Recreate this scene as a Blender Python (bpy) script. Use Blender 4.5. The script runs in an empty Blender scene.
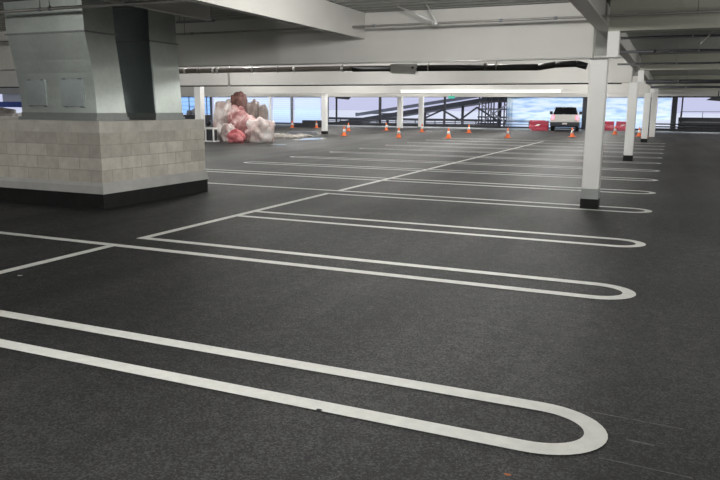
import bpy, bmesh, math, random
from mathutils import Vector, Matrix, noise
random.seed(7)
scene = bpy.context.scene
COL = scene.collection
R = math.radians

# ------------------------------------------------------------------ materials
def new_mat(name):
    m = bpy.data.materials.new(name); m.use_nodes = True
    nt = m.node_tree; b = nt.nodes['Principled BSDF']
    return m, nt, b

def ramp(nt, fac, stops):
    n = nt.nodes.new('ShaderNodeValToRGB')
    e = n.color_ramp.elements
    while len(e) < len(stops): e.new(0.5)
    for i, (p, c) in enumerate(stops):
        e[i].position = p; e[i].color = (*c, 1) if len(c) == 3 else c
    nt.links.new(fac, n.inputs[0]); return n

def tex(nt, kind, scale, coord='Object', **kw):
    tc = nt.nodes.new('ShaderNodeTexCoord'); n = nt.nodes.new(kind)
    nt.links.new(tc.outputs[coord], n.inputs['Vector'])
    n.inputs['Scale'].default_value = scale
    for k, v in kw.items(): n.inputs[k].default_value = v
    return n

def bump(nt, b, h, strength, dist=.01):
    n = nt.nodes.new('ShaderNodeBump'); n.inputs['Strength'].default_value = strength
    n.inputs['Distance'].default_value = dist
    nt.links.new(h, n.inputs['Height']); nt.links.new(n.outputs[0], b.inputs['Normal'])

def paint(name, c, rough=.55, metal=0, var=.12, scale=3.0, emit=None, es=0):
    m, nt, b = new_mat(name)
    n = tex(nt, 'ShaderNodeTexNoise', scale, Detail=6, Roughness=.6)
    lo = tuple(max(0, x * (1 - var)) for x in c); hi = tuple(min(1, x * (1 + var)) for x in c)
    r = ramp(nt, n.outputs['Fac'], [(.3, lo), (.7, hi)])
    nt.links.new(r.outputs[0], b.inputs['Base Color'])
    b.inputs['Roughness'].default_value = rough; b.inputs['Metallic'].default_value = metal
    if emit:
        b.inputs['Emission Color'].default_value = (*emit, 1); b.inputs['Emission Strength'].default_value = es
    return m

def asphalt():
    m, nt, b = new_mat('asphalt')
    big = tex(nt, 'ShaderNodeTexNoise', .35, Detail=5, Roughness=.6)
    mid = tex(nt, 'ShaderNodeTexNoise', 9, Detail=6, Roughness=.7)
    vor = tex(nt, 'ShaderNodeTexVoronoi', 115)
    fin = tex(nt, 'ShaderNodeTexNoise', 60, Detail=4, Roughness=.9)
    # tyre-roller streaks along the aisle direction
    tc = nt.nodes.new('ShaderNodeTexCoord'); mp = nt.nodes.new('ShaderNodeMapping')
    mp.inputs['Scale'].default_value = (.75, .07, 1)
    st = nt.nodes.new('ShaderNodeTexNoise'); st.inputs['Scale'].default_value = 2.0; st.inputs['Detail'].default_value = 4
    nt.links.new(tc.outputs['Object'], mp.inputs[0]); nt.links.new(mp.outputs[0], st.inputs['Vector'])
    def mix(a, bb, f):
        n = nt.nodes.new('ShaderNodeMath'); n.operation = 'MULTIPLY_ADD'
        nt.links.new(a, n.inputs[0]); n.inputs[1].default_value = f
        if isinstance(bb, float): n.inputs[2].default_value = bb
        else: nt.links.new(bb, n.inputs[2])
        return n.outputs[0]
    s = mix(big.outputs['Fac'], 0.0, .20); s = mix(mid.outputs['Fac'], s, .2)
    s = mix(fin.outputs['Fac'], s, .24)
    sv = nt.nodes.new('ShaderNodeSeparateColor'); nt.links.new(vor.outputs['Color'], sv.inputs[0]); s = mix(sv.outputs[0], s, .16); s = mix(st.outputs['Fac'], s, .18)
    r = ramp(nt, s, [(.42, (.002, .002, .0024)), (.5, (.0070, .0069, .0075)), (.60, (.040, .039, .040))])
    # paler asphalt deeper into the hall
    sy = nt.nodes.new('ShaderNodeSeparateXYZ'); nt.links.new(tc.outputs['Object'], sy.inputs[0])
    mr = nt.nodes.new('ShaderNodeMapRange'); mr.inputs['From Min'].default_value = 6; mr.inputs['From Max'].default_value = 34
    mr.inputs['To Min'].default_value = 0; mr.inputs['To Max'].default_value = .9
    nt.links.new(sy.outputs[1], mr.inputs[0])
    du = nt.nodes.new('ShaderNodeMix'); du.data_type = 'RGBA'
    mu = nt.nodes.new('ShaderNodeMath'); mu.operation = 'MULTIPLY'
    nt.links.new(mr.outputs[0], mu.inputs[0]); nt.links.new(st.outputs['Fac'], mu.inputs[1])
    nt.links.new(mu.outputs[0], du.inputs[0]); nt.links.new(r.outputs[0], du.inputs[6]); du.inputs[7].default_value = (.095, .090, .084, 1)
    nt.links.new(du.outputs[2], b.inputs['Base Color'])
    rr = ramp(nt, s, [(.42, (.72,) * 3), (.58, (.56,) * 3)])
    nt.links.new(rr.outputs[0], b.inputs['Roughness'])
    b.inputs['Specular IOR Level'].default_value = .42
    bump(nt, b, fin.outputs['Fac'], .5, .01)
    return m

def masonry():
    m, nt, b = new_mat('concrete_block')
    tc = nt.nodes.new('ShaderNodeTexCoord'); sp = nt.nodes.new('ShaderNodeSeparateXYZ')
    nt.links.new(tc.outputs['Object'], sp.inputs[0])
    ad = nt.nodes.new('ShaderNodeMath'); ad.operation = 'SUBTRACT'
    nt.links.new(sp.outputs[0], ad.inputs[0]); nt.links.new(sp.outputs[1], ad.inputs[1])
    cb = nt.nodes.new('ShaderNodeCombineXYZ')
    nt.links.new(ad.outputs[0], cb.inputs[0]); nt.links.new(sp.outputs[2], cb.inputs[1])
    br = nt.nodes.new('ShaderNodeTexBrick')
    nt.links.new(cb.outputs[0], br.inputs['Vector'])
    br.inputs['Scale'].default_value = 1; br.inputs['Brick Width'].default_value = .42
    br.inputs['Row Height'].default_value = .185; br.inputs['Mortar Size'].default_value = .006
    br.inputs['Mortar Smooth'].default_value = .4; br.inputs['Bias'].default_value = 0
    br.inputs['Color1'].default_value = (.82, .79, .71, 1); br.inputs['Color2'].default_value = (.60, .57, .51, 1)
    br.inputs['Mortar'].default_value = (.50, .47, .42, 1)
    n = tex(nt, 'ShaderNodeTexNoise', 5, Detail=8, Roughness=.7)
    r = ramp(nt, n.outputs['Fac'], [(.3, (.72, .70, .68)), (.7, (1, 1, 1))])
    mx = nt.nodes.new('ShaderNodeMix'); mx.data_type = 'RGBA'; mx.blend_type = 'MULTIPLY'
    mx.inputs[0].default_value = 1
    nt.links.new(br.outputs[0], mx.inputs[6]); nt.links.new(r.outputs[0], mx.inputs[7])
    nt.links.new(mx.outputs[2], b.inputs['Base Color'])
    b.inputs['Roughness'].default_value = .9
    bump(nt, b, br.outputs['Fac'], -.5, .01)
    return m

def galvanised(name, c, rough=.42, metal=.75):
    m, nt, b = new_mat(name)
    v = tex(nt, 'ShaderNodeTexVoronoi', 26)
    n = tex(nt, 'ShaderNodeTexNoise', 1.6, Detail=5)
    lo = tuple(x * .88 for x in c); hi = tuple(min(1, x * 1.1) for x in c)
    r1 = ramp(nt, v.outputs['Color'], [(.2, (.94,) * 3), (.8, (1.0,) * 3)])
    r2 = ramp(nt, n.outputs['Fac'], [(.3, lo), (.7, hi)])
    mx = nt.nodes.new('ShaderNodeMix'); mx.data_type = 'RGBA'; mx.blend_type = 'MULTIPLY'; mx.inputs[0].default_value = 1
    nt.links.new(r2.outputs[0], mx.inputs[6]); nt.links.new(r1.outputs[0], mx.inputs[7])
    nt.links.new(mx.outputs[2], b.inputs['Base Color'])
    b.inputs['Metallic'].default_value = metal; b.inputs['Roughness'].default_value = rough
    return m

def sheeting(name, top, mid, low, z1=2.6, bands=9.0, wrinkle=2.0, mottled=False):
    """translucent plastic film, tinted, with horizontal laps"""
    m, nt, b = new_mat(name)
    nt.nodes.remove(b)
    out = nt.nodes['Material Output']
    tc = nt.nodes.new('ShaderNodeTexCoord'); sp = nt.nodes.new('ShaderNodeSeparateXYZ')
    nt.links.new(tc.outputs['Object'], sp.inputs[0])
    mr = nt.nodes.new('ShaderNodeMapRange'); mr.inputs['From Max'].default_value = z1
    nt.links.new(sp.outputs[2], mr.inputs[0])
    r = ramp(nt, mr.outputs[0], [(.12, low), (.4, mid), (.75, top)])
    w = nt.nodes.new('ShaderNodeTexWave'); w.bands_direction = 'Z'; w.inputs['Scale'].default_value = bands / 6.28
    w.inputs['Distortion'].default_value = wrinkle; w.inputs['Detail'].default_value = 3; w.inputs['Detail Scale'].default_value = .6
    nt.links.new(tc.outputs['Object'], w.inputs['Vector'])
    if mottled:
        mp = nt.nodes.new('ShaderNodeMapping'); mp.inputs['Scale'].default_value = (.55, 1, 3.2)
        w = nt.nodes.new('ShaderNodeTexNoise'); w.inputs['Scale'].default_value = 1.3; w.inputs['Detail'].default_value = 5
        nt.links.new(tc.outputs['Object'], mp.inputs[0]); nt.links.new(mp.outputs[0], w.inputs['Vector'])
        r2 = ramp(nt, w.outputs['Fac'], [(.36, (.52, .66, .86)), (.47, (.78, .88, .97)), (.56, (1, 1, 1))])
    else: r2 = ramp(nt, w.outputs['Fac'], [(.05, (.74, .82, .92)), (.35, (1, 1, 1))])
    mx = nt.nodes.new('ShaderNodeMix'); mx.data_type = 'RGBA'; mx.blend_type = 'MULTIPLY'; mx.inputs[0].default_value = 1
    nt.links.new(r.outputs[0], mx.inputs[6]); nt.links.new(r2.outputs[0], mx.inputs[7])
    t = nt.nodes.new('ShaderNodeBsdfTranslucent'); p = nt.nodes.new('ShaderNodeBsdfTransparent')
    nt.links.new(mx.outputs[2], t.inputs[0]); nt.links.new(mx.outputs[2], p.inputs[0])
    ms = nt.nodes.new('ShaderNodeMixShader'); ms.inputs[0].default_value = .6
    nt.links.new(t.outputs[0], ms.inputs[1]); nt.links.new(p.outputs[0], ms.inputs[2])
    nt.links.new(ms.outputs[0], out.inputs[0])
    return m

def wrapped(name, stops, scale=1.2, rough=.35):
    m, nt, b = new_mat(name)
    n = tex(nt, 'ShaderNodeTexNoise', scale, Detail=6, Roughness=.65, Distortion=.6)
    r = ramp(nt, n.outputs['Fac'], stops)
    nt.links.new(r.outputs[0], b.inputs['Base Color']); b.inputs['Roughness'].default_value = rough
    n2 = tex(nt, 'ShaderNodeTexNoise', 7, Detail=5)
    bump(nt, b, n2.outputs['Fac'], .6, .05)
    return m

M = dict(
    asphalt=asphalt(), block=masonry(),
    line=paint('stall_paint', (.70, .70, .665), .6, var=.08, scale=14),
    chalk=paint('chalk', (.10, .10, .098), .9, var=.4, scale=30),
    white=paint('white_steel_paint', (.90, .90, .88), .5, var=.04, scale=1.2),
    beam=paint('pale_beam_paint', (.635, .625, .595), .6, var=.05, scale=.8),
    dim=paint('greenish_beam_paint', (.52, .525, .455), .6, var=.06, scale=.8),
    deck=paint('galvanised_deck', (.34, .345, .33), .5, .35, var=.1),
    duct=galvanised('duct_galvanised', (.56, .61, .575), .42, .85),
    ductdark=galvanised('duct_door', (.46, .52, .52), .45, .75),
    ductshade=galvanised('duct_gap_shade', (.40, .45, .46), .30, .95),  # darker duct metal, stands in for shade between the ducts
    seam=galvanised('duct_seam', (.30, .32, .31), .5, .6),
    coping=wrapped('coping_concrete', [(.3, (.52, .50, .45)), (.7, (.72, .69, .63))], 3, .9),
    flash=paint('grey_flashing', (.50, .50, .48), .5, var=.1),
    greyband=paint('grey_band', (.36, .38, .37), .6, var=.08),
    black=paint('black_membrane', (.007, .007, .007), .85, var=.5, scale=6),
    pipe=paint('grey_pipe', (.30, .29, .27), .45, .3, var=.12),
    brownpipe=paint('brown_pipe', (.24, .21, .19), .4, .2, var=.2),
    darkpipe=paint('dark_pipe', (.06, .052, .048), .5, .2, var=.2),
    blackpipe=paint('black_pipe', (.010, .010, .010), .5, var=.3),
    chrome=paint('zinc', (.75, .75, .74), .35, .5, var=.05),
    steel=paint('dark_steel', (.035, .037, .045), .6, var=.25),
    steelgrey=paint('grey_steel', (.20, .21, .24), .6, var=.15),
    orange=paint('cone_orange', (.82, .16, .035), .5, var=.08, emit=(.8, .12, .02), es=.05),
    reflect=paint('cone_collar', (.85, .84, .82), .4, var=.03),
    red=paint('barrier_red', (.38, .012, .045), .45, var=.15),
    truck=paint('truck_white', (.74, .73, .70), .3, var=.03),
    glass=paint('dark_glass', (.012, .013, .016), .1, var=.2),
    rubber=paint('tyre_rubber', (.012, .012, .012), .8, var=.3),
    tail=paint('tail_lamp_red', (.8, .05, .08), .3, emit=(1, .22, .30), es=2.6),
    brown=wrapped('brown_wrap', [(.3, (.035, .018, .010)), (.5, (.11, .045, .036)), (.72, (.22, .12, .11))], 1.8, .75),
    greybrown=wrapped('grey_brown_wrap', [(.3, (.12, .10, .085)), (.7, (.28, .22, .20))], 2),
    film=wrapped('milky_film', [(.32, (.36, .25, .23)), (.44, (.58, .46, .44)), (.54, (.68, .62, .60)), (.70, (.80, .79, .78))], 1.8),
    pinkwrap=wrapped('pink_wrap', [(.34, (.16, .06, .055)), (.46, (.36, .15, .15)), (.54, (.55, .33, .32)), (.68, (.80, .70, .68))], 2.2),
    pink=wrapped('red_pink_bag', [(.3, (.5, .07, .09)), (.7, (.80, .33, .34))], 2.5),
    rubble=wrapped('rubble', [(.3, (.14, .12, .10)), (.5, (.38, .35, .32)), (.72, (.72, .70, .68))], 3, .9),
    blue=paint('blue_tarp', (.02, .07, .42), .5, var=.2),
    whitetarp=paint('white_tarp', (.74, .78, .88), .5, var=.05),
    green=paint('green_sign', (.02, .30, .22), .5, emit=(.1, .75, .55), es=.45),
    lens=paint('beam_glow', (.9, .9, .88), .4, emit=(1, .98, .95), es=.55),  # glow imitating the brightly lit band on the third beam
    snow=paint('pale_ground', (.46, .46, .50), .9, var=.05, scale=.3),
    paper=paint('paper', (.7, .7, .68), .8),
    leaf=paint('leaf_brown', (.35, .11, .03), .8, var=.3, scale=40),
    wood=paint('board', (.55, .50, .44), .8, var=.2),
    sheet_a=sheeting('film_blue', (.92, 1, 1), (.80, .97, 1), (.68, .80, 1), 2.6, 11, .6),
    sheet_b=sheeting('film_pale', (.90, 1, 1), (.92, 1, 1), (.80, .90, 1), 2.6, 7, 3, True),
    sheet_c=sheeting('film_left', (.45, .72, 1), (.40, .66, 1), (.45, .6, .95), 2.6, 5, 2),
)
pm, pnt, pb = new_mat('puddle_water')
pn = tex(pnt, 'ShaderNodeTexNoise', 6)
bump(pnt, pb, pn.outputs['Fac'], .05, .01)
pb.inputs['Base Color'].default_value = (.02, .02, .022, 1); pb.inputs['Roughness'].default_value = .04
pb.inputs['Specular IOR Level'].default_value = 1.0
M['water'] = pm

# ------------------------------------------------------------------ geometry
class MB:
    def __init__(s): s.bm = bmesh.new()
    def box(s, x0, x1, y0, y1, z0, z1):
        v = [s.bm.verts.new((x, y, z)) for x in (x0, x1) for y in (y0, y1) for z in (z0, z1)]
        for f in ((0, 1, 3, 2), (4, 6, 7, 5), (0, 4, 5, 1), (2, 3, 7, 6), (0, 2, 6, 4), (1, 5, 7, 3)):
            s.bm.faces.new([v[i] for i in f])
        return s
    def hexa(s, b, t):
        """b, t: four corners each, same winding"""
        vb = [s.bm.verts.new(p) for p in b]; vt = [s.bm.verts.new(p) for p in t]
        s.bm.faces.new(vb[::-1]); s.bm.faces.new(vt)
        for i in range(4):
            j = (i + 1) % 4; s.bm.faces.new([vb[i], vb[j], vt[j], vt[i]])
        return s
    def tube(s, p, q, r, n=12, r2=None):
        p, q = Vector(p), Vector(q); d = (q - p).normalized()
        a = d.orthogonal().normalized(); b = d.cross(a); r2 = r if r2 is None else r2
        A = [s.bm.verts.new(p + r * (math.cos(6.28318 * i / n) * a + math.sin(6.28318 * i / n) * b)) for i in range(n)]
        B = [s.bm.verts.new(q + r2 * (math.cos(6.28318 * i / n) * a + math.sin(6.28318 * i / n) * b)) for i in range(n)]
        for i in range(n):
            f = s.bm.faces.new([A[i], A[(i + 1) % n], B[(i + 1) % n], B[i]]); f.smooth = True
        s.bm.faces.new(A[::-1]); s.bm.faces.new(B)
        return s
    def path(s, pts, r, n=10):
        for a, b in zip(pts, pts[1:]): s.tube(a, b, r, n)
        return s
    def bar(s, p, q, w, h):
        """rectangular bar, w horizontal, h in the other direction"""
        p, q = Vector(p), Vector(q); d = (q - p).normalized()
        up = Vector((0, 0, 1)) if abs(d.z) < .9 else Vector((1, 0, 0))
        a = d.cross(up).normalized() * w / 2; b = a.cross(d).normalized() * h / 2
        s.hexa([p - a - b, p + a - b, p + a + b, p - a + b], [q - a - b, q + a - b, q + a + b, q - a + b])
        return s
    def prism_x(s, prof, x0, x1):
        """(y,z) outline run from x0 to x1"""
        A = [s.bm.verts.new((x0, y, z)) for y, z in prof]; B = [s.bm.verts.new((x1, y, z)) for y, z in prof]
        n = len(prof)
        for i in range(n): s.bm.faces.new([A[i], A[(i + 1) % n], B[(i + 1) % n], B[i]])
        s.bm.faces.new(A[::-1]); s.bm.faces.new(B)
        return s
    def lathe(s, prof, c=(0, 0, 0), n=20):
        rings = [[s.bm.verts.new((c[0] + r * math.cos(6.28318 * i / n), c[1] + r * math.sin(6.28318 * i / n), c[2] + z)) for i in range(n)] for r, z in prof]
        for a, b in zip(rings, rings[1:]):
            for i in range(n):
                f = s.bm.faces.new([a[i], a[(i + 1) % n], b[(i + 1) % n], b[i]]); f.smooth = True
        s.bm.faces.new(rings[0][::-1]); s.bm.faces.new(rings[-1])
        return s
    def lump(s, c, size, amp=.15, freq=1.5, seed=0, sub=4, flat=True, sq=0):
        t = bmesh.new(); bmesh.ops.create_icosphere(t, subdivisions=sub, radius=1)
        mp = {}
        for v in t.verts:
            d = v.co.normalized(); o = Vector((seed * 7.1, seed * 3.3, seed))
            k = 1 + amp * noise.noise(d * freq + o) * 2 + amp * .5 * noise.noise(d * freq * 3 + o) + amp * .35 * noise.noise(d * freq * 7 + o) + .03 * noise.noise(d * freq * 14 + o)
            if sq: k *= (1 / (abs(d.x) ** 7 + abs(d.y) ** 7 + abs(d.z) ** 7) ** (1 / 7)) ** sq
            p = Vector((c[0] + d.x * k * size[0], c[1] + d.y * k * size[1], c[2] + d.z * k * size[2]))
            if flat and p.z < 0: p.z = 0
            mp[v.index] = s.bm.verts.new(p)
        for f in t.faces:
            nf = s.bm.faces.new([mp[v.index] for v in f.verts]); nf.smooth = True
        t.free(); return s
    def build(s, name, mat, parent=None, loc=None, bevel=0):
        bmesh.ops.recalc_face_normals(s.bm, faces=s.bm.faces)
        me = bpy.data.meshes.new(name); s.bm.to_mesh(me); s.bm.free()
        me.materials.append(mat)
        o = bpy.data.objects.new(name, me); COL.objects.link(o)
        if parent: o.parent = parent
        if loc: o.location = loc
        if bevel:
            b = o.modifiers.new('bevel', 'BEVEL'); b.width = bevel; b.segments = 2; b.limit_method = 'ANGLE'
        return o

def tag(o, label, cat, group=None, kind=None):
    o['label'] = label; o['category'] = cat
    if group: o['group'] = group
    if kind: o['kind'] = kind
    return o
def thing(name, label, cat, loc=(0, 0, 0), group=None, rotz=0):
    o = bpy.data.objects.new(name, None); COL.objects.link(o)
    o.location = loc; o.rotation_euler.z = rotz; o.empty_display_size = .2
    return tag(o, label, cat, group, 'thing')
def one(name, mb, mat, label, cat, loc=(0, 0, 0), group=None, kind='thing', bevel=0):
    return tag(mb.build(name, mat, None, loc, bevel), label, cat, group, kind)
def struct(name, mb, mat, parent=None, loc=None):
    o = mb.build(name, mat, parent, loc)
    if not parent: o['kind'] = 'structure'
    return o
def copy_tree(src, parent=None):
    c = src.copy(); COL.objects.link(c)
    if parent: c.parent = parent
    for ch in src.children: copy_tree(ch, c)
    return c

X0, X1, YB, YF, ZD = -46.0, 8.0, -8.0, 56.0, 3.03
ZB = ZD - .003

# ------------------------------------------------------------------ floor and its painted markings
fl = MB(); fl.bm.faces.new([fl.bm.verts.new(p) for p in ((X0, YB, 0), (X1, YB, 0), (X1, YF + .4, 0), (X0, YF + .4, 0))])
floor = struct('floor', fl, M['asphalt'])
SW, WID, XT, XL, XLT = .110, .46, -.148, -5.42, -10.6

def ribbon(mb, outer, inner, z=.004):
    a = [mb.bm.verts.new((x, y, z)) for x, y in outer]; b = [mb.bm.verts.new((x, y, z)) for x, y in inner]
    for i in range(len(a) - 1): mb.bm.faces.new([a[i], a[i + 1], b[i + 1], b[i]])
def cap(xc, y, ro, ri, ax_o, ax_i, sgn, n=20):
    o, i = [], []
    for k in range(n + 1):
        t = math.pi / 2 - math.pi * k / n
        o.append((xc + sgn * ax_o * math.cos(t), y + ro * math.sin(t))); i.append((xc + sgn * ax_i * math.cos(t), y + ri * math.sin(t)))
    return o, i
def hairpin(y, xu, xlw, left_cap=False):
    """two legs joined by a round end on the aisle side; xu, xlw: where the far and near legs begin"""
    mb = MB(); ro, ri = WID / 2 + SW / 2, WID / 2 - SW / 2
    xc = XT - .34
    o, i = cap(xc, y, ro, ri, .34, .235, 1)
    if left_cap:
        xl = XLT + .34; o2, i2 = cap(xl, y, ro, ri, .34, .235, -1)
        o = o2[::-1][::1] and ([*o, *o2[::-1], o[0]]); i = [*i, *i2[::-1], i[0]]
    else:
        o = [(xu, y + ro)] + o + [(xlw, y - ro)]; i = [(xu, y + ri)] + i + [(xlw, y - ri)]
    ribbon(mb, o, i)
    return mb.build('stall_marking', M['line'], floor)
YK = [3.186, 5.963, 8.312, 11.165, 13.717, 16.275, 18.836, 21.551, 24.036, 26.685]
YK += [YK[-1] + 2.6 * k for k in range(1, 4)]
hairpin(YK[0], -14, -14)
hairpin(YK[1], XL - SW / 2, -14)
hairpin(YK[2], XL, XL)
hairpin(YK[3], -13.5, XL + SW / 2)
for y in YK[4:]: hairpin(y, 0, 0, True)
for a, b in ((0.5, YK[1] - WID / 2), (YK[1] + WID / 2 - SW / 2, YK[3] - WID / 2 + SW / 2), (YK[3] + WID / 2, 33.7)):
    mb = MB(); ribbon(mb, [(XL - SW / 2, a), (XL - SW / 2, b)], [(XL + SW / 2, a), (XL + SW / 2, b)], .0052)
    mb.build('centre_line', M['line'], floor)
for a, b, w in (((-.07, 3.215), (.05, 3.205), .008), ((-.24, 3.46), (.17, 3.44), .0045), ((-.17, 2.985), (.2, 2.965), .004)):
    mb = MB(); ribbon(mb, [(a[0], a[1] + w), (b[0], b[1] + w)], [(a[0], a[1] - w), (b[0], b[1] - w)], .003)
    mb.build('chalk_line', M['chalk'], floor)

# ------------------------------------------------------------------ shell
mb = MB(); y = YB; prof = []
while y < YF:
    prof += [(y, ZD), (y + .11, ZD), (y + .14, ZD + .055), (y + .24, ZD + .055)]; y += .27
prof += [(YF + .3, ZD), (YF + .3, ZD + .2), (YB, ZD + .2)]
struct('ceiling', mb.prism_x(prof, X0, X1), M['deck'])
struct('wall_front', MB().box(X0, X1, YB - .2, YB, 0, ZD), M['dim'])
struct('wall_right', MB().box(X1, X1 + .2, YB, YF, 0, ZD), M['dim'])
wl = struct('wall_left', MB().box(X0 - .2, X0, YB, YF, 0, .9).box(X0 - .2, X0, YB, YF, 2.6, ZD), M['beam'])
# far side: head of the opening, low kerb, dark parapet to the right
struct('wall_back', MB().box(X0, X1, YF + .1, YF + .35, 2.46, ZD), M['beam'])
struct('trim_1', MB().box(X0, X1, YF, YF + .1, 2.38, 2.47), M['steel'])
struct('baseboard_back', MB().box(X0, X1, YF + .1, YF + .35, 0, .12), M['steel'])
struct('wall_parapet', MB().box(.45, X1, YF + .05, YF + .3, .12, .98), M['steel'])
struct('trim_2', MB().box(.45, X1, YF - .02, YF + .05, .60, .70), M['steelgrey'])
# exterior ground
gr = MB(); gr.bm.faces.new([gr.bm.verts.new(p) for p in ((-400, YF + .5, -1.2), (300, YF + .5, -1.2), (300, 700, -1.2), (-400, 700, -1.2))])
struct('ground', gr, M['snow'])
gl = MB(); gl.bm.faces.new([gl.bm.verts.new(p) for p in ((-400, -40, -1.2), (X0 - .5, -40, -1.2), (X0 - .5, YF + .5, -1.2), (-400, YF + .5, -1.2))])
struct('ground_left', gl, M['snow'])

# ------------------------------------------------------------------ beams
def beam(x0, x1, y, z0, w, mat, label, group, z1=ZB, flange=0):
    mb = MB().box(x0, x1, y, y + w, z0, z1)
    if flange: mb.box(x0, x1, y - flange, y + w + flange, z0, z0 + .03)
    return one('concrete_beam' if not flange else 'steel_beam', mb, mat, label, 'beam', group=group)
deep = 'deep pale beams across the parking bays'
beam(X0, -1.145, 11.05, 2.235, .34, M['beam'], 'deep pale beam spanning left from the nearest white column', deep)
beam(X0, -1.145, 22.0, 2.26, .34, M['beam'], 'second deep pale beam, behind the black pipe', deep)
bd = beam(X0, -1.145, 35.5, 2.25, .34, M['beam'], 'third deep pale beam, with the added glowing band', deep)
beam(X0, -1.145, 46.0, 2.25, .34, M['beam'], 'fourth pale beam, last before the far open side', deep)
sh = 'shallow greenish beams over the drive aisle'
for y, l in ((11.05, 'shallow greenish beam over the aisle right of the nearest column'), (22.0, 'shallow beam over the aisle right of the second column'),
             (35.5, 'shallow beam over the aisle right of the third column'), (46.0, 'shallow beam over the aisle nearest the far open side')):
    beam(-.94, X1 - .01, y, 2.6, .3, M['dim'], l, sh)
one('girder', MB().box(-1.14, -.945, YB + .01, YF, 2.66, 2.69).box(-1.08, -1.0, YB + .01, YF, 2.69, ZB), M['beam'],
    'slim pale girder running over the row of white columns', 'girder')
one('girder', MB().box(-4.91, -4.78, YB + .01, 11.045, 2.61, ZB), M['beam'],
    'pale girder meeting the deep beam at a pointed shadow', 'girder')
one('steel_joist', MB().box(-6.76, -6.66, YB + .01, 9.4, 2.80, 2.83).box(-6.74, -6.68, YB + .01, 9.4, 2.83, ZB), M['beam'],
    'slim grey joist passing above the rear metal duct', 'joist')

# ------------------------------------------------------------------ columns
def column(x, y, s, top, label, group, upper=False, z1=2.235, band=True, base=.15):
    t = thing('column', label, 'column', (x, y, 0), group)
    h = s / 2
    MB().box(-h, h, -h, h, base + (.15 if band else 0), z1).build('shaft', M['white'], t, bevel=.012)
    if band: MB().box(-h - .003, h + .003, -h - .003, h + .003, base, base + .15).build('grey_band', M['greyband'], t)
    if base: MB().box(-h - .006, h + .006, -h - .006, h + .006, 0, base).build('black_base', M['black'], t)
    if upper:
        MB().box(.10, .26, -.13, -.10, z1, 2.598).box(.10, .26, .10, .13, z1, 2.598).box(.13, .155, -.10, .10, z1, 2.598).build('upper_stub', M['white'], t)
    return t
cg = 'white columns along the drive aisle'
column(-1.045, 11.18, .25, 0, 'tall white column nearest the camera with grey band and black base', cg, True)
column(-1.085, 22.15, .25, 0, 'second white column from the front beside the aisle', cg, True, 2.26, band=False, base=.17)
column(-1.1, 35.5, .27, 0, 'third white column beside the aisle with black base', cg, True, 2.25, band=False, base=.17)
column(-.95, 43.0, .3, 0, 'farthest white column of the aisle row, close behind the third', cg, False, 2.66, band=False, base=0)
lg = 'far white columns on the left'
column(-18.12, 36.2, .27, 0, 'white column with black foot between two clear film panels and the ramp view', lg, False, 2.25, band=False, base=.16)
column(-19.5, 26.4, .32, 0, 'white column beside the plastic covered heap', lg, False, ZD, band=False, base=0)
column(-18.85, 50.4, .36, 0, 'white column in front of the ramp, left of a pair', lg, False, ZD, band=False, base=0)
column(-18.5, 54.3, .36, 0, 'white column in front of the ramp, right of a pair', lg, False, ZD, band=False, base=0)

# ------------------------------------------------------------------ masonry plinth
pl = thing('masonry_plinth', 'grey concrete block plinth under the metal ducts', 'plinth', (-7.5, 7.77, 0))
W, D = 7.0, 2.49
MB().box(-W, 0, 0, D, .38, 1.10).build('block_wall', M['block'], pl)
MB().box(-W, .004, -.004, D + .004, 1.10, 1.265).build('coping', M['coping'], pl)
mb = MB()
mb.hexa([(-W, -.045, .22), (.045, -.045, .22), (.045, D + .02, .22), (-W, D + .02, .22)], [(-W, -.03, .33), (.03, -.03, .33), (.03, D + .01, .33), (-W, D + .01, .33)])
mb.hexa([(-W, -.03, .33), (.03, -.03, .33), (.03, D + .01, .33), (-W, D + .01, .33)], [(-W, -.001, .38), (.001, -.001, .38), (.001, D, .38), (-W, D, .38)])
mb.build('flashing', M['flash'], pl)
MB().box(-W, .03, -.03, D + .01, 0, .22).build('black_base', M['black'], pl)

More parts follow.
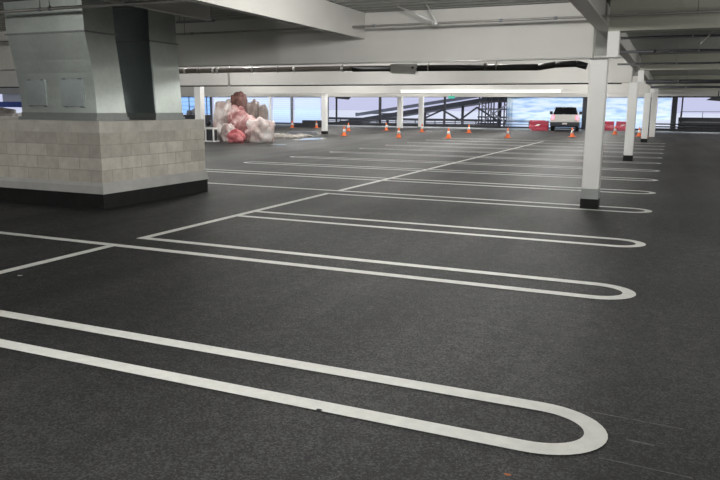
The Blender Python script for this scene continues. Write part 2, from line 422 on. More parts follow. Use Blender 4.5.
# ------------------------------------------------------------------ ducts
def duct(x0, x1, y0, y1, dx, dyf, zs, zb, label, doors):
    """straight upper run, offset lower run, seam flange, foot flange"""
    t = thing('air_duct', label, 'duct', ((x0 + x1) / 2, y0, 1.265), 'galvanised ducts on the block plinth')
    cx, cz = (x0 + x1) / 2, 1.265
    u = lambda x, y, z: (x - cx, y - y0, z - cz)
    MB().hexa([u(x0, y0, zs), u(x1, y0, zs), u(x1, y1, zs), u(x0, y1, zs)], [u(x0 - .01, y0, ZD - .01), u(x1 - .02, y0, ZD - .01), u(x1 - .02, y1, ZD - .01), u(x0 - .01, y1, ZD - .01)]).build('upper_duct', M['duct'], t)
    xa, xb = x0 + dx * 2, x1 + dx
    low = MB(); n = 6
    prev = None
    for k in range(n + 1):
        f = k / n; z = zs + (zb + .1 - zs) * f; s = f * f * (3 - 2 * f)
        yf = y0 + dyf * math.sin(f * math.pi * .62)
        xl = x0 + (xa - x0) * f; xr = x1 + (xb - x1) * f
        ring = [low.bm.verts.new(u(*p)) for p in ((xl, yf, z), (xr, yf, z), (xr, y1 + dyf * f, z), (xl, y1 + dyf * f, z))]
        if prev:
            for i in range(4): low.bm.faces.new([prev[i], prev[(i + 1) % 4], ring[(i + 1) % 4], ring[i]])
        else: low.bm.faces.new(ring[::-1])
        prev = ring
    low.bm.faces.new(prev)
    lo = low.build('lower_duct', M['duct'], t)
    e = .02
    MB().box(x0 - e - cx, x1 + e - cx, -e, y1 - y0 + e, zs - .012 - cz, zs + .012 - cz).build('seam_flange', M['seam'], t)
    foot = MB().box(xa - .05 - cx, xb + .03 - cx, dyf - .05, y1 - y0 + dyf + .03, 0, .05)
    foot.box(xa - .015 - cx, xb + .01 - cx, dyf - .015, y1 - y0 + dyf + .01, .05, zb + .1 - cz)
    foot.build('foot_flange', M['seam'], t)
    if not doors:  # added dark sheets imitate the shade in the gap between the ducts
        MB().box(x0 + .02 - cx, x1 - .004 - cx, -.006, .004, zs + .015 - cz, ZD - .02 - cz).build('gap_shade_sheet', M['ductshade'], t)['label'] = 'dark sheet added for the shaded gap'
        MB().hexa([u(x0 + .06, y0 + dyf * .9 - .012, zb + .1), u(xb - .004, y0 + dyf * .9 - .012, zb + .1), u(xb - .004, y0 + dyf + .01, zb + .1), u(x0 + .06, y0 + dyf + .01, zb + .1)],
                  [u(x0 + .02, y0 - .008, zs - .015), u(x1 - .004, y0 - .008, zs - .015), u(x1 - .004, y0 + .01, zs - .015), u(x0 + .02, y0 + .01, zs - .015)]).build('gap_shade_sheet', M['ductshade'], t)['label'] = 'dark sheet added for the shaded gap'
    for (a, b, z0, z1) in doors:
        yd = y0 + dyf * .93 - .014
        dr = MB().hexa([u(a, yd, z0), u(b, yd, z0), u(b, yd + .05, z0), u(a, yd + .05, z0)], [u(a, yd - .004, z1), u(b, yd - .004, z1), u(b, yd + .06, z1), u(a, yd + .06, z1)]).build('access_door', M['ductdark'], t, bevel=.004)
        for xx in (a + .06, b - .08):
            for zz in (z0 - .005, z1 - .005): MB().box(xx - cx, xx + .06 - cx, yd - .018 - y0, yd - y0, zz - .006 - cz, zz + .012 - cz).build('latch', M['steelgrey'], dr)
    return t
duct(-9.42, -7.85, 7.96, 8.57, .05, .10, 2.545, 1.28, 'large galvanised duct with two access doors at the front of the plinth',
     [(-9.20, -8.78, 1.48, 1.87), (-8.48, -8.02, 1.47, 1.88)])
duct(-9.2, -7.66, 9.13, 9.80, .03, .04, 2.50, 1.28, 'rear galvanised duct, half hidden behind the large one', [])

# ------------------------------------------------------------------ overhead pipes
def pipe_run(name, pts, r, mat, label, couplings=(), hangers=(), cmat='chrome', htop=ZD):
    t = thing(name, label, 'pipe', pts[0])
    o = Vector(pts[0]); L = [Vector(p) - o for p in pts]
    MB().path(L, r).build('pipe_run', M[mat], t)
    for x in couplings:
        MB().tube((x - .025 - o.x, 0, 0), (x + .025 - o.x, 0, 0), r * 1.25).build('coupling', M[cmat], t)
    for x in hangers:
        h = MB().tube((x - o.x, 0, r), (x - o.x, 0, htop - o.z + .02), .007, 6).tube((x - .012 - o.x, 0, 0), (x + .012 - o.x, 0, 0), r * 1.18)
        h.build('hanger', M['pipe'], t)
    return t
sp = pipe_run('sprinkler_pipe', [(-14, 10.55, 2.755), (X1, 10.55, 2.755)], .019, 'pipe', 'thin grey sprinkler pipe across the face of the nearest deep beam',
         (-1.62, -2.4, -4.4, -7.9, -8.35), (-1.1, -5.06, -8.32, -8.06, .2), 'steelgrey')
br = MB().tube((-4.02 + 14, 0, .37 - .09), (-3.43 + 14, 0, .02), .014, 8).tube((-3.55 + 14, 0, .28), (-3.39 + 14, 0, .02), .012, 8).tube((-3.45 + 14, 0, 0), (-3.36 + 14, 0, 0), .03)
br.build('sway_brace', M['chrome'], sp)
pipe_run('sprinkler_pipe', [(-16, 7.5, 2.80), (-4.0, 7.5, 2.80)], .022, 'pipe', 'thin pipe crossing in front of the large metal duct', (-8.18, -8.0), (-8.18, -8.0), 'steelgrey')
pipe_run('drain_pipe', [(-15, 13, 2.255), (-5.9, 13, 2.255)], .052, 'brownpipe', 'brown drain pipe with pale couplings under the deep beam', (-9.95, -9.2, -9.08, -8.2, -7.19, -6.1), (-9.6, -7.6), 'chrome')
bp = pipe_run('drain_pipe', [(-5.88, 13, 2.245), (-2.25, 13, 2.22), (-1.95, 13, 2.26), (-1.6, 13, 2.27), (-1.42, 13, 2.22)], .058, 'blackpipe', 'black drain pipe with a grey sleeve and kinked end beside the nearest column', (-4.6, -3.2), (-4.3, -3.0), 'darkpipe')
x, y, z = -5.88, 13, 2.245
jb = MB().hexa([(-5.05 - x, -.07, 2.15 - z), (-4.55 - x, -.07, 2.12 - z), (-4.55 - x, .1, 2.12 - z), (-5.05 - x, .1, 2.15 - z)], [(-5.05 - x, -.07, 2.32 - z), (-4.5 - x, -.07, 2.32 - z), (-4.5 - x, .1, 2.32 - z), (-5.05 - x, .1, 2.32 - z)])
jb.build('joint_sleeve', M['flash'], bp)['label'] = 'pale grey sleeve'
pipe_run('hanging_pipe', [(-8.95, 13.2, 1.92), (-8.95, 13.2, ZD)], .028, 'white', 'short white drop pipe hanging through the brown pipe')
pipe_run('conduit', [(-7, 10.98, 2.215), (-.72, 10.98, 2.225)], .011, 'chrome', 'thin pale conduit along the lower edge of the nearest deep beam')
pipe_run('fire_main', [(X0 + 1, 25, 2.36), (-1.6, 25, 2.36)], .045, 'darkpipe', 'long dark pipe behind the second deep beam', (-16, -10, -6), (-12, -5), 'pipe')
pipe_run('aisle_pipe', [(-.9, 12.5, 2.63), (X1, 12.5, 2.63)], .02, 'steel', 'dark thin pipe over the aisle just behind the first shallow beam', (), (.2,), 'steel')
pipe_run('aisle_pipe', [(-1.0, 14.5, 2.56), (X1, 14.5, 2.56)], .024, 'steel', 'second dark pipe over the aisle, at the conduit end', (-.4,), (.35,), 'steel')
pipe_run('aisle_pipe', [(-1.35, 19, 2.60), (X1, 19, 2.60)], .024, 'steel', 'third dark pipe over the aisle, before the second shallow beam', (), (0.,), 'steel')
pipe_run('aisle_pipe', [(-.9, 26, 2.42), (X1, 26, 2.42)], .07, 'steel', 'thick dark pipe over the aisle behind the second column', (), (.1,), 'steel')
pipe_run('aisle_pipe', [(-.85, 30, 2.36), (X1, 30, 2.36)], .05, 'steel', 'lowest dark pipe over the aisle, above the far parapet', (), (.4,), 'steel')
pipe_run('hanging_cable', [(.62, 12.0, ZD), (.48, 12.0, 2.75), (.42, 12.0, 2.6), (.3, 12.0, 2.45)], .012, 'pipe', 'thin grey cable bending down over the aisle at upper right')

t = thing('trapeze_hanger', 'small dark trapeze bar hanging at the end of the slim joist', 'hanger', (-7.02, 9.46, 2.79))
MB().box(-.36, .36, -.02, .02, 0, .03).build('cross_bar', M['steelgrey'], t)
for x in (-.3, .3): MB().tube((x, 0, .03), (x, 0, ZD - 2.79 + .02), .008, 8).build('rod', M['steelgrey'], t)
# added glowing band, no lamp: stands in for light falling on the third beam
t = thing('beam_glow_band', 'long white glowing band added for the light on the third beam', 'beam glow', (-9.1, 35.30, 2.27))
MB().box(-4.15, 4.2, 0, .19, .135, .18).build('glow_cap', M['white'], t)
MB().hexa([(-4.1, .06, .0), (4.1, .06, .0), (4.1, .19, .0), (-4.1, .19, .0)], [(-4.1, .01, .135), (4.1, .01, .135), (4.1, .19, .135), (-4.1, .19, .135)]).build('lens', M['lens'], t)  # emissive face of the band, imitates light on the beam

# ------------------------------------------------------------------ far side: film panels, posts, rails
def film(x0, x1, z0, z1, mat, label, group='plastic film panels on the far side', y=YF + .12):
    mb = MB(); nx, nz = 10, 16; g = []
    for i in range(nx + 1):
        g.append([mb.bm.verts.new((x0 + (x1 - x0) * i / nx, .015 * math.sin(i * 1.7 + k) + .02 * noise.noise(Vector((i * .6 + x0, k * .5, 1))), z0 + (z1 - z0) * k / nz)) for k in range(nz + 1)])
    for i in range(nx):
        for k in range(nz):
            f = mb.bm.faces.new([g[i][k], g[i + 1][k], g[i + 1][k + 1], g[i][k + 1]]); f.smooth = True
    return one('hanging_plastic_sheet', mb, M[mat], label, 'plastic sheet', (0, y, 0), group)
film(-43.8, -40.2, .75, 2.38, 'sheet_c', 'blue film panel left of the covered heap, behind the flatbed')
film(-39.8, -33.75, .12, 2.38, 'sheet_a', 'wide pale blue film panel behind the covered heap')
film(-33.35, -31.5, .12, 2.38, 'sheet_a', 'narrow bright film panel between two thin posts, right of the heap')
film(-31.1, -28.5, .12, 2.38, 'sheet_a', 'bright pale blue film panel left of the column with black foot')
film(-12.0, -6.25, .12, 2.38, 'sheet_b', 'wide rippled white film panel behind the pickup truck')
film(-5.85, -1.75, .12, 2.38, 'sheet_b', 'rippled white film panel behind the nearest column')
film(-1.0, -.1, .75, 2.38, 'sheet_b', 'narrow rippled film panel right of the farthest column')

def post(x, w, mat, label, y=YF + .1, z1=2.46, d=.14):
    return one('post', MB().box(-w / 2, w / 2, -d / 2, d / 2, 0, z1).box(-w / 2 - .04, w / 2 + .04, -d / 2 - .04, d / 2 + .04, 0, .03), M[mat], label, 'post', (x, y, 0), 'posts along the far open side')
post(-33.55, .2, 'white', 'slim white post right of the covered heap', YF - .05)
post(-31.3, .2, 'steelgrey', 'slim grey post between two bright film panels', YF - .05)
post(-40.0, .2, 'steelgrey', 'grey post between the flatbed and the heap', YF - .05)
post(-27.9, .55, 'steelgrey', 'broad blue grey post beside the column with black foot', YF - .05)
post(-26.85, .12, 'steel', 'slim dark post at the left end of the ramp view', YF - .05)
post(-22.75, .2, 'steel', 'slim dark post left of the paired white columns', YF - .05)
post(-17.05, .16, 'steel', 'slim dark post under the small green sign', YF - .05)
post(-6.05, .36, 'steel', 'dark post right of the pickup truck', YF - .1)
post(-1.35, .4, 'steelgrey', 'grey post behind the farthest white column', YF - .1)
post(.12, .36, 'steel', 'dark post at the left end of the parapet', YF - .1)
post(.62, .1, 'steel', 'slim dark post on the parapet opening', YF - .05)
def rail(x0, x1, label, zs, y=YF - .4, step=1.6, r=.022, hz=.55, kick=.2):
    t = thing('guard_rail', label, 'guard rail', (x0, y, 0), 'guard rails along the far side')
    n = max(2, int((x1 - x0) / step))
    for k in range(n + 1):
        x = (x1 - x0) * k / n
        MB().box(x - .03, x + .03, -.03, .03, 0, hz).box(x - .06, x + .06, -.05, .05, 0, .02).build('rail_post', M['steel'], t)
    for z in zs: MB().tube((0, 0, z), (x1 - x0, 0, z), r, 8).build('rail_bar', M['steel'], t)
    if kick: MB().box(0, x1 - x0, -.015, .015, .02, kick).build('kick_plate', M['steel'], t)
    return t
rail(-28.0, -12.6, 'dark low guard rail in front of the outdoor ramp', (.12, .24, .36, .5), r=.035)
rail(-1.6, 7.5, 'dark low guard rail in front of the parapet at right', (.14, .3, .5), r=.05)
rail(-12.0, -6.3, 'low dark guard rail behind the pickup truck', (.3, .5), r=.02, kick=0)
# top rail on parapet
t = thing('hand_rail', 'thin dark hand rail on top of the parapet', 'hand rail', (.55, YF + .18, .98))
for x in (.02, 1.45, 3.0): MB().tube((x, 0, 0), (x, 0, .42), .02, 8).build('baluster', M['steelgrey'], t)
MB().tube((0, 0, .42), (5, 0, .42), .02, 8).build('top_bar', M['steelgrey'], t)

# outdoor ramp
def lerp(a, b, f): return tuple(p + (q - p) * f for p, q in zip(a, b))
rp = thing('steel_ramp', 'dark steel ramp climbing to the right outside the far opening', 'ramp', (-28, 60, -1.2))
def w(x, y, z): return (x + 28, y - 60, z + 1.2)
MB().bar(w(-28.6, 64, .80), w(-11, 64, 3.45), .2, .30).build('parapet', M['steelgrey'], rp)
MB().hexa([w(-28.6, 60, -.15), w(-11.5, 60, 2.55), w(-11.5, 63.6, 2.55), w(-28.6, 63.6, -.15)], [w(-28.6, 60, .2), w(-11.5, 60, 2.95), w(-11.5, 63.6, 2.95), w(-28.6, 63.6, .2)]).build('ramp_deck', M['steel'], rp)
MB().bar(w(-30, 60.1, .52), w(-8.5, 60.1, .50), .16, .16).build('lower_chord', M['steel'], rp)
tr = [(-20.4, .5), (-18.5, 1.35), (-16.9, .5), (-15.4, 1.6), (-13.6, .5)]
for a, b in zip(tr, tr[1:]): MB().bar(w(a[0], 60.05, a[1]), w(b[0], 60.05, b[1]), .14, .14).build('diagonal', M['steel'], rp)
for x, zt in ((-24, .9), (-20.4, 1.35), (-16.9, 2.0), (-13.6, 2.4)): MB().box(x + 28 - .1, x + 28 + .1, .8, 1.0, 0, zt + 1.0).build('support_post', M['steel'], rp)
MB().bar(w(-28.6, 64, .95), w(-21, 64, .95), .1, .12).build('level_rail', M['steelgrey'], rp)
sc = thing('scaffold', 'dark scaffold frame right of the outdoor ramp', 'scaffold', (-14.7, 58, -1.2))
for x in (0, .55, 1.0, 1.6, 2.1, 2.5):
    for y in (0, 1.0): MB().tube((x, y, 0), (x, y, 3.9), .055, 8).build('standard', M['steel'], sc)
for z in (1.4, 1.95, 2.6, 3.2, 3.75): MB().box(-.1, 2.6, -.05, .03, z, z + .12).build('ledger', M['steel'], sc)
for a, b in (((0, 1.4), (2.5, 3.2)), ((2.5, 1.4), (0, 3.2))): MB().bar((a[0], -.08, a[1]), (b[0], -.08, b[1]), .07, .1).build('cross_brace', M['steelgrey'], sc)
MB().box(.2, 2.4, .2, .9, 3.3, 3.9).build('toe_board', M['steel'], sc)

def floodlight(x, y, z, label):
    t = thing('floodlight', label, 'floodlight', (x, y, z), 'dark floodlights outside the far opening')
    MB().hexa([(-.75, -.2, .05), (.45, -.2, -.05), (.45, .2, -.05), (-.75, .2, .05)], [(-.3, -.2, .28), (.75, -.2, .28), (.75, .2, .28), (-.3, .2, .28)]).build('lamp_head', M['steel'], t)
    MB().tube((0, 0, .25), (0, 0, 3.2 - z), .03, 8).build('bracket', M['steel'], t)
floodlight(-26.0, 55.5, 2.22, 'dark floodlight hanging at the left of the ramp view')
floodlight(2.85, 55.5, 2.15, 'dark floodlight hanging above the parapet at right')
t = thing('exit_sign', 'small green lit sign hanging above the slim dark post', 'sign', (-13.45, 45.6, 2.14))
MB().box(-.22, .22, -.03, .03, 0, .16).build('sign_face', M['green'], t, bevel=.01)
MB().tube((0, 0, .16), (0, 0, .9), .012, 6).build('hanger', M['steel'], t)

# ------------------------------------------------------------------ pickup truck (tail towards us)
tk = thing('pickup_truck', 'white pickup truck parked tail first with glowing red tail lamps', 'truck', (-6.68, 50.0, 0), None, R(7))
side = [(.05, .55), (.02, 1.10), (1.75, 1.12), (3.9, 1.12), (5.05, 1.02), (5.2, .85), (5.2, .5)]
body = MB()
for sgn in (1,):
    for z0, z1, hw0, hw1 in ((.5, .85, .93, .98), (.85, 1.12, .98, .93)):
        body.hexa([(-hw0, .06, z0), (hw0, .06, z0), (hw0 - .05, 5.2, z0), (-hw0 + .05, 5.2, z0)], [(-hw1, .04, z1), (hw1, .04, z1), (hw1 - .06, 5.1, z1 - .04), (-hw1 + .06, 5.1, z1 - .04)])
body.build('body', M['truck'], tk, bevel=.03)
MB().hexa([(-.88, 1.7, 1.10), (.88, 1.7, 1.10), (.86, 4.1, 1.10), (-.86, 4.1, 1.10)], [(-.70, 1.95, 1.66), (.70, 1.95, 1.66), (.66, 3.25, 1.66), (-.66, 3.25, 1.66)]).build('cab', M['truck'], tk, bevel=.05)
g = MB().hexa([(-.84, 1.69, 1.13), (.84, 1.69, 1.13), (.84, 1.8, 1.13), (-.84, 1.8, 1.13)], [(-.68, 1.915, 1.62), (.68, 1.915, 1.62), (.68, 2.0, 1.62), (-.68, 2.0, 1.62)])
g.build('rear_window', M['glass'], tk)
for s in (-1, 1):
    MB().hexa([(s * .885, 1.95, 1.16), (s * .885, 3.8, 1.16), (s * .80, 3.8, 1.16), (s * .80, 1.95, 1.16)], [(s * .69, 2.1, 1.6), (s * .69, 3.2, 1.6), (s * .6, 3.2, 1.6), (s * .6, 2.1, 1.6)]).build('side_window', M['glass'], tk)
    MB().box(s * .80 - .07, s * .80 + .07, -.02, .14, .80, 1.08).build('tail_lamp', M['tail'], tk, bevel=.02)
    MB().box(s * 1.03 - .1, s * 1.03 + .1, 3.55, 3.65, 1.12, 1.34).build('wing_mirror', M['rubber'], tk, bevel=.02)
    for yy in (1.05, 4.25):
        wl_ = MB().lathe([(.05, -.12), (.28, -.12), (.36, -.09), (.36, .09), (.28, .12), (.05, .12)], n=24).build('wheel', M['rubber'], tk, (s * .83, yy, .36))
        wl_.rotation_euler.y = R(90)
        MB().lathe([(.03, -.125), (.2, -.125), (.2, .125), (.03, .125)], n=16).build('hub', M['steelgrey'], wl_)
MB().box(-.70, .70, -.01, .05, .66, 1.09).box(-.14, .14, -.03, 0, .96, 1.01).build('tailgate', M['truck'], tk, bevel=.015)
MB().box(-.96, .96, -.14, .12, .36, .62).build('rear_bumper', M['steel'], tk, bevel=.03)
MB().box(-.16, .16, -.155, -.13, .47, .58).build('number_plate', M['paper'], tk)
MB().box(-.8, .8, .3, 4.9, .28, .52).build('chassis', M['rubber'], tk)

# red barriers behind it
def barrier(x, y, label, L=1.15):
    t = thing('traffic_barrier', label, 'barrier', (x, y, 0), 'red barriers along the far side')
    MB().prism_x([(-.25, 0), (.25, 0), (.22, .2), (.1, .38), (.08, .66), (-.08, .66), (-.1, .38), (-.22, .2)], -L / 2, L / 2).build('barrier_body', M['red'], t, bevel=.02)
    MB().hexa([(-L * .3, -.13, .33), (-L * .1, -.13, .33), (-L * .1, -.09, .33), (-L * .3, -.09, .33)], [(-L * .15, -.115, .44), (L * .05, -.115, .44), (L * .05, -.07, .44), (-L * .15, -.07, .44)]).build('reflector', M['reflect'], t)
for x, y, l in ((-8.45, 50.8, 'red barrier left of the pickup truck'), (-5.0, 53.0, 'red barrier between the truck and the dark post'),
                (-4.35, 54.2, 'red barrier just right of the nearest column'), (-3.05, 54.2, 'red barrier left of the second column'), (-9.3, 54.6, 'red barrier farthest left, behind another by the truck')):
    barrier(x, y, l)

# ------------------------------------------------------------------ cones
def make_cone():
    t = thing('traffic_cone', 'x', 'traffic cone', (0, 0, 0), 'orange traffic cones along the far side')
    MB().box(-.19, .19, -.19, .19, 0, .035).build('base', M['orange'], t, bevel=.01)
    MB().lathe([(.145, .035), (.135, .06), (.1, .27), (.055, .55), (.03, .68), (.02, .69)]).build('body', M['orange'], t)
    MB().lathe([(.104, .27), (.072, .47), (.070, .47), (.1, .27)]).build('collar', M['reflect'], t)
    return t
CONES = [(-23.9, 46.4, 'cone just left of the column with black foot'), (-25.6, 45.8, 'cone farthest left, beside the dark stacked boards'),
         (-16.0, 34.3, 'nearer cone of a close pair right of the column with black foot'), (-19.15, 41.7, 'farther cone of a close pair right of the column with black foot'),
         (-17.5, 44.2, 'cone left of the first slim white column of the pair'), (-12.62, 33.6, 'cone at the foot of the left white column of the pair'),
         (-14.5, 42.8, 'cone at the foot of the right white column of the pair'), (-10.3, 34.6, 'nearest cone below the small green sign'),
         (-11.5, 43.0, 'cone right of the small green sign below the truss'), (-7.75, 36.8, 'cone standing alone near the scaffold'),
         (-4.92, 40.1, 'cone in front of the pickup truck'), (-3.1, 45.8, 'cone between the first and second aisle columns'),
         (-2.15, 45.2, 'cone just left of the second aisle column, half hidden'), (-1.27, 42.2, 'cone beside the farthest aisle column'), (-1.62, 43.2, 'cone left of the farthest aisle column, behind the third')]
c0 = make_cone()
for i, (x, y, l) in enumerate(CONES):
    c = c0 if i == 0 else copy_tree(c0)
    c.location = (x, y, 0); c.scale = (.85, .85, .76); c.rotation_euler.z = i * .7; c['label'] = 'orange traffic ' + l

# ------------------------------------------------------------------ covered heap on the left and clutter
one('plastic_wrapped_heap', MB().lump((0, 0, .7), (.38, .5, 1.02), .14, 2.2, 2, sq=.7).lump((.1, -.1, .3), (.5, .6, .6), .14, 2, 1),
    M['film'], 'tall hump of milky plastic film at the left of the heap, beside the white column', 'heap', (-18.35, 26.75, 0))
one('wrapped_bundle', MB().lump((0, 0, .95), (.27, .35, 1.06), .09, 2.2, 5, sq=.9).lump((.02, 0, 1.8), (.20, .26, .34), .08, 2, 35, sq=.8), M['brown'], 'tall dark brown wrapped bundle standing in the heap', 'bundle', (-17.80, 27.0, 0))
one('wrapped_bundle', MB().lump((0, 0, .85), (.22, .3, .88), .10, 2, 6, sq=.8), M['greybrown'], 'shorter grey brown wrapped bundle in the heap', 'bundle', (-17.02, 27.0, 0))
one('wrapped_bundle', MB().lump((0, 0, .75), (.12, .25, .79), .10, 2, 7, sq=.8), M['greybrown'], 'small narrow grey brown bundle at the right of the heap', 'bundle', (-16.52, 27.0, 0))
one('insulation_bale', MB().lump((0, 0, .4), (.68, .26, .78), .16, 2.2, 8, sq=.4).lump((-.40, 0, .6), (.45, .25, .85), .16, 2.2, 18, sq=.5), M['pinkwrap'], 'pink wrapped bale in the middle of the heap, before the tall brown bundle', 'bale', (-17.05, 26.25, 0))
one('plastic_bag', MB().lump((0, 0, .2), (.38, .24, .36), .25, 2.2, 9), M['pink'], 'bright pink plastic bag at the foot of the heap', 'bag', (-16.72, 25.1, 0))
one('plastic_bag', MB().lump((0, 0, .35), (.60, .34, .62), .2, 2.4, 19, sq=.4), M['film'], 'milky plastic bag at the foot of the heap, right of the pink one', 'bag', (-15.95, 25.75, 0))
one('plastic_bag', MB().lump((0, 0, .25), (.36, .2, .50), .2, 2.4, 23, sq=.3), M['film'], 'milky plastic bag at the foot of the heap, left behind the pink one', 'bag', (-17.55, 25.75, 0))
t = thing('wire_cage', 'small white framed cage with dark mesh left of the heap', 'cage', (-18.35, 25.3, 0))
for x in (-.45, -.2, .05, .45):
    MB().box(x - .025, x + .025, -.2, -.15, .05, .58).build('bar', M['white'], t)
MB().box(-.5, .5, -.25, .2, 0, .05).build('base_plank', M['white'], t); MB().box(-.47, .47, -.2, .15, .55, .6).build('top_rail', M['white'], t)
MB().box(-.43, .43, -.12, .12, .05, .5).build('dark_panel', M['steel'], t)
mb = MB()
for k in range(26):
    x = random.uniform(-1.25, 1.1); yy = random.uniform(-1.3, 1.3); r = random.uniform(.08, .28)
    mb.lump((x, yy, 0.02), (r * 1.6, r, r * .55), .25, 1.8, k, 2)
one('rubble', mb, M['rubble'], 'low spread of pale rubble right of the covered heap', 'rubble', (-17.9, 31.2, 0), kind='stuff')
mb = MB().box(-1.3, .9, -.4, .4, 0, .16).box(-1.2, 1.0, -.35, .35, .16, .3).box(-.6, 1.1, -.3, .3, .3, .52)
one('board_stack', mb, M['steel'], 'low dark stack of boards below the bright film panels', 'board stack', (-25.2, 48.0, 0))
one('board_stack', MB().box(-.9, .9, -.25, .25, 0, .08).box(-.7, .8, -.2, .25, .08, .16), M['steelgrey'], 'flat grey boards lying on the floor left of the column with black foot', 'board stack', (-19.0, 35.0, 0))
# puddle
def blob(cx, cy, rx, ry, seed, n=28):
    mb = MB(); v = []
    for k in range(n):
        a = 6.28318 * k / n; r = 1 + .28 * noise.noise(Vector((math.cos(a) * 1.5, math.sin(a) * 1.5, seed)))
        v.append(mb.bm.verts.new((rx * r * math.cos(a), ry * r * math.sin(a), .006)))
    mb.bm.faces.new(v); return mb
one('puddle', blob(0, 0, .62, 1.3, 3), M['water'], 'shiny puddle reflecting the bright panels near the column with black foot', 'puddle', (-15.75, 29.9, 0))
one('puddle', blob(0, 0, .35, .3, 5), M['water'], 'small puddle in front of the rubble', 'puddle', (-14.4, 24.6, 0))
# flatbed outside the block plinth
t = thing('flatbed_cart', 'dark flatbed cart with upright poles left of the heap', 'cart', (-33.6, 45, 0))
MB().box(-1.0, .95, -.6, .6, .42, .86).build('bed', M['steel'], t)
for x in (-.85, .8):
    for yy in (-.45, .45):
        o = MB().lathe([(.02, -.06), (.2, -.06), (.22, -.03), (.22, .03), (.2, .06), (.02, .06)], n=16).build('wheel', M['rubber'], t, (x, yy, .22)); o.rotation_euler.x = R(90)
    MB().box(x - .05, x + .05, -.4, .4, .2, .45).build('axle', M['steel'], t)
for x in (-.85, -.25, .35, .8): MB().tube((x, .3, .8), (x, .3, 2.25), .035, 8).build('pole', M['steel'], t)
MB().tube((-.9, .3, 1.45), (.9, .3, 1.45), .025, 8).build('cross_bar', M['steelgrey'], t)
for x, h in ((-.55, .3), (-.05, .42), (.5, .35)): MB().lump((x, -.1, .85 + h / 2), (.2, .25, h * .7), .2, 1.5, int(h * 100), 3, False).build('load', M['steelgrey'], t)
# tarp at far left
t = thing('hanging_tarp', 'white and blue tarp seen left of the large duct', 'tarp', (-42.6, 36, 0))
mb = MB()
MB().box(-.9, .9, 0, .04, 1.72, 2.75).build('white_field', M['whitetarp'], t)
MB().box(-1.5, .9, -.01, .05, 1.34, 1.72).build('blue_band', M['blue'], t)
for x in (-1.4, .85): MB().tube((x, .1, 0), (x, .1, ZD), .04, 8).build('pole', M['steelgrey'], t)
one('rubble_bag', MB().lump((0, 0, .55), (1.6, .8, .72), .14, 2, 31), M['rubble'], 'pale lumpy bag of rubble under the blue and white tarp', 'bag', (-42.6, 35.0, 0))

# litter on the asphalt
def flake(x, y, s, mat, name, label, cat, seed):
    mb = MB(); n = 9; c = mb.bm.verts.new((0, 0, s * .35)); v = []
    for k in range(n):
        a = 6.28318 * k / n; r = s * (1 + .5 * noise.noise(Vector((math.cos(a) * 2, math.sin(a) * 2, seed))))
        v.append(mb.bm.verts.new((r * math.cos(a) * 1.3, r * math.sin(a) * .8, .004)))
    for k in range(n): mb.bm.faces.new([v[k], v[(k + 1) % n], c])
    one(name, mb, M[mat], label, cat, (x, y, 0))
flake(-.50, 2.675, .012, 'leaf', 'leaf_scrap', 'tiny orange brown leaf scrap at the bottom edge of the floor', 'leaf', 1)
flake(-1.49, 2.91, .014, 'rubber', 'dirt_clod', 'small dark clod on the near stall line', 'dirt', 2)
flake(-5.17, 4.30, .022, 'paper', 'paper_scrap', 'tiny white paper scrap on the asphalt at far left', 'litter', 3)
flake(.17, 8.88, .035, 'chalk', 'paper_scrap', 'pale grey scrap on the aisle at right, left of a pair', 'litter', 4)
flake(.43, 8.23, .032, 'chalk', 'paper_scrap', 'pale grey scrap on the aisle at right, right of a pair', 'litter', 5)

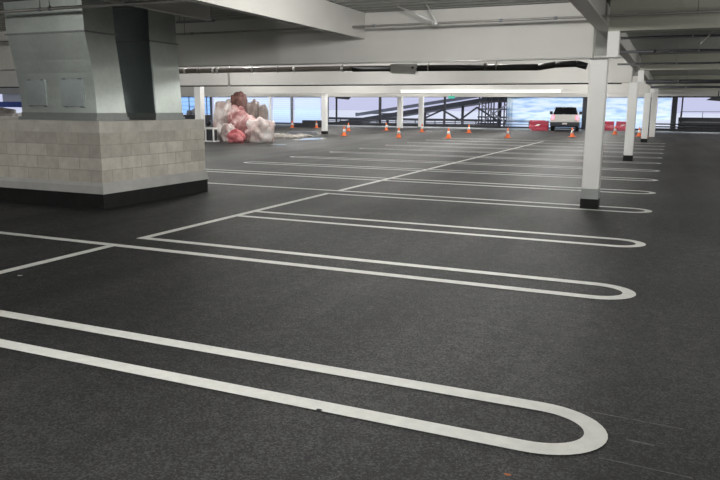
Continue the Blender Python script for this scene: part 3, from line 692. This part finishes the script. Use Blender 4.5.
# ------------------------------------------------------------------ light
def lamp(x, y, p, z=2.78, r=.16, c=(1, .985, .95)):
    d = bpy.data.lights.new('bay_lamp', 'POINT'); d.energy = p * .92; d.color = c; d.shadow_soft_size = r
    o = bpy.data.objects.new('bay_lamp', d); o.location = (x, y, z); COL.objects.link(o)
for x, y, p in ((-2.4, 2.4, 200), (-2.4, 7.5, 215), (-2.9, -3, 200), (-10.5, 2.2, 250), (-14, 7, 60)): lamp(x, y, p)
for ys, xs, p in (((13.7, 19.4), (-3, -8.5, -14, -20), 162), ((25.2, 29, 32.8), (-4, -10, -16, -22), 190),
                  ((38.5, 43), (-4, -10, -16, -22, -30), 210), ((49, 53.5), (-4, -10, -16, -24, -33), 180)):
    for y in ys:
        for x in xs: lamp(x, y, p)
for x, y, p in ((-32, 17, 250), (-34, 29, 300), (-40, 41, 250)): lamp(x, y, p)
for x, y, p in ((3.0, 4, 120), (3.0, 8.6, 90), (3.6, 17, 220), (4.5, 29, 240), (5.0, 41, 260), (5, 51, 200)): lamp(x, y, p, 2.4)  # low unseen lamps added over the aisle to light the girder underside
wd = bpy.data.worlds.new('World'); scene.world = wd; wd.use_nodes = True
nt = wd.node_tree; bg = nt.nodes['Background']
tc = nt.nodes.new('ShaderNodeTexCoord'); s = nt.nodes.new('ShaderNodeSeparateXYZ')
nt.links.new(tc.outputs['Generated'], s.inputs[0])
r = ramp(nt, s.outputs[2], [(.0, (.58, .60, .82)), (.12, (.60, .64, .90)), (.6, (.75, .82, 1.0))])
nt.links.new(r.outputs[0], bg.inputs[0]); bg.inputs[1].default_value = 1.0

sd = bpy.data.lights.new('film_backlight', 'SUN'); sd.energy = 3.0; sd.angle = R(20); sd.color = (.93, .98, 1)  # sun lamp added outside to brighten the film panels from behind
so = bpy.data.objects.new('film_backlight', sd); so.rotation_euler = (R(-58), 0, R(12)); so.location = (0, 80, 30); COL.objects.link(so)

# ------------------------------------------------------------------ camera
yaw, pit, roll, h = -0.4129855, 0.1871252, 0.0076509, 1.4853
cp, sn = math.cos(pit), math.sin(pit)
fw = Vector((math.sin(yaw) * cp, math.cos(yaw) * cp, -sn)); rt = Vector((math.cos(yaw), -math.sin(yaw), 0)); up = rt.cross(fw)
r2 = rt * math.cos(roll) + up * math.sin(roll); u2 = -rt * math.sin(roll) + up * math.cos(roll)
cd = bpy.data.cameras.new('camera'); cam = bpy.data.objects.new('camera', cd); COL.objects.link(cam)
cam.matrix_world = Matrix(((r2.x, u2.x, -fw.x, 0), (r2.y, u2.y, -fw.y, 0), (r2.z, u2.z, -fw.z, h), (0, 0, 0, 1)))
cd.sensor_width = 36; cd.lens = 698.23 * 36 / 720; cd.clip_end = 1000; cd.clip_start = .05
scene.camera = cam
scene.view_settings.view_transform = 'Standard'
scene.view_settings.look = 'None'
scene.view_settings.exposure = 0
scene.cycles.use_denoising = True
scene.cycles.max_bounces = 8
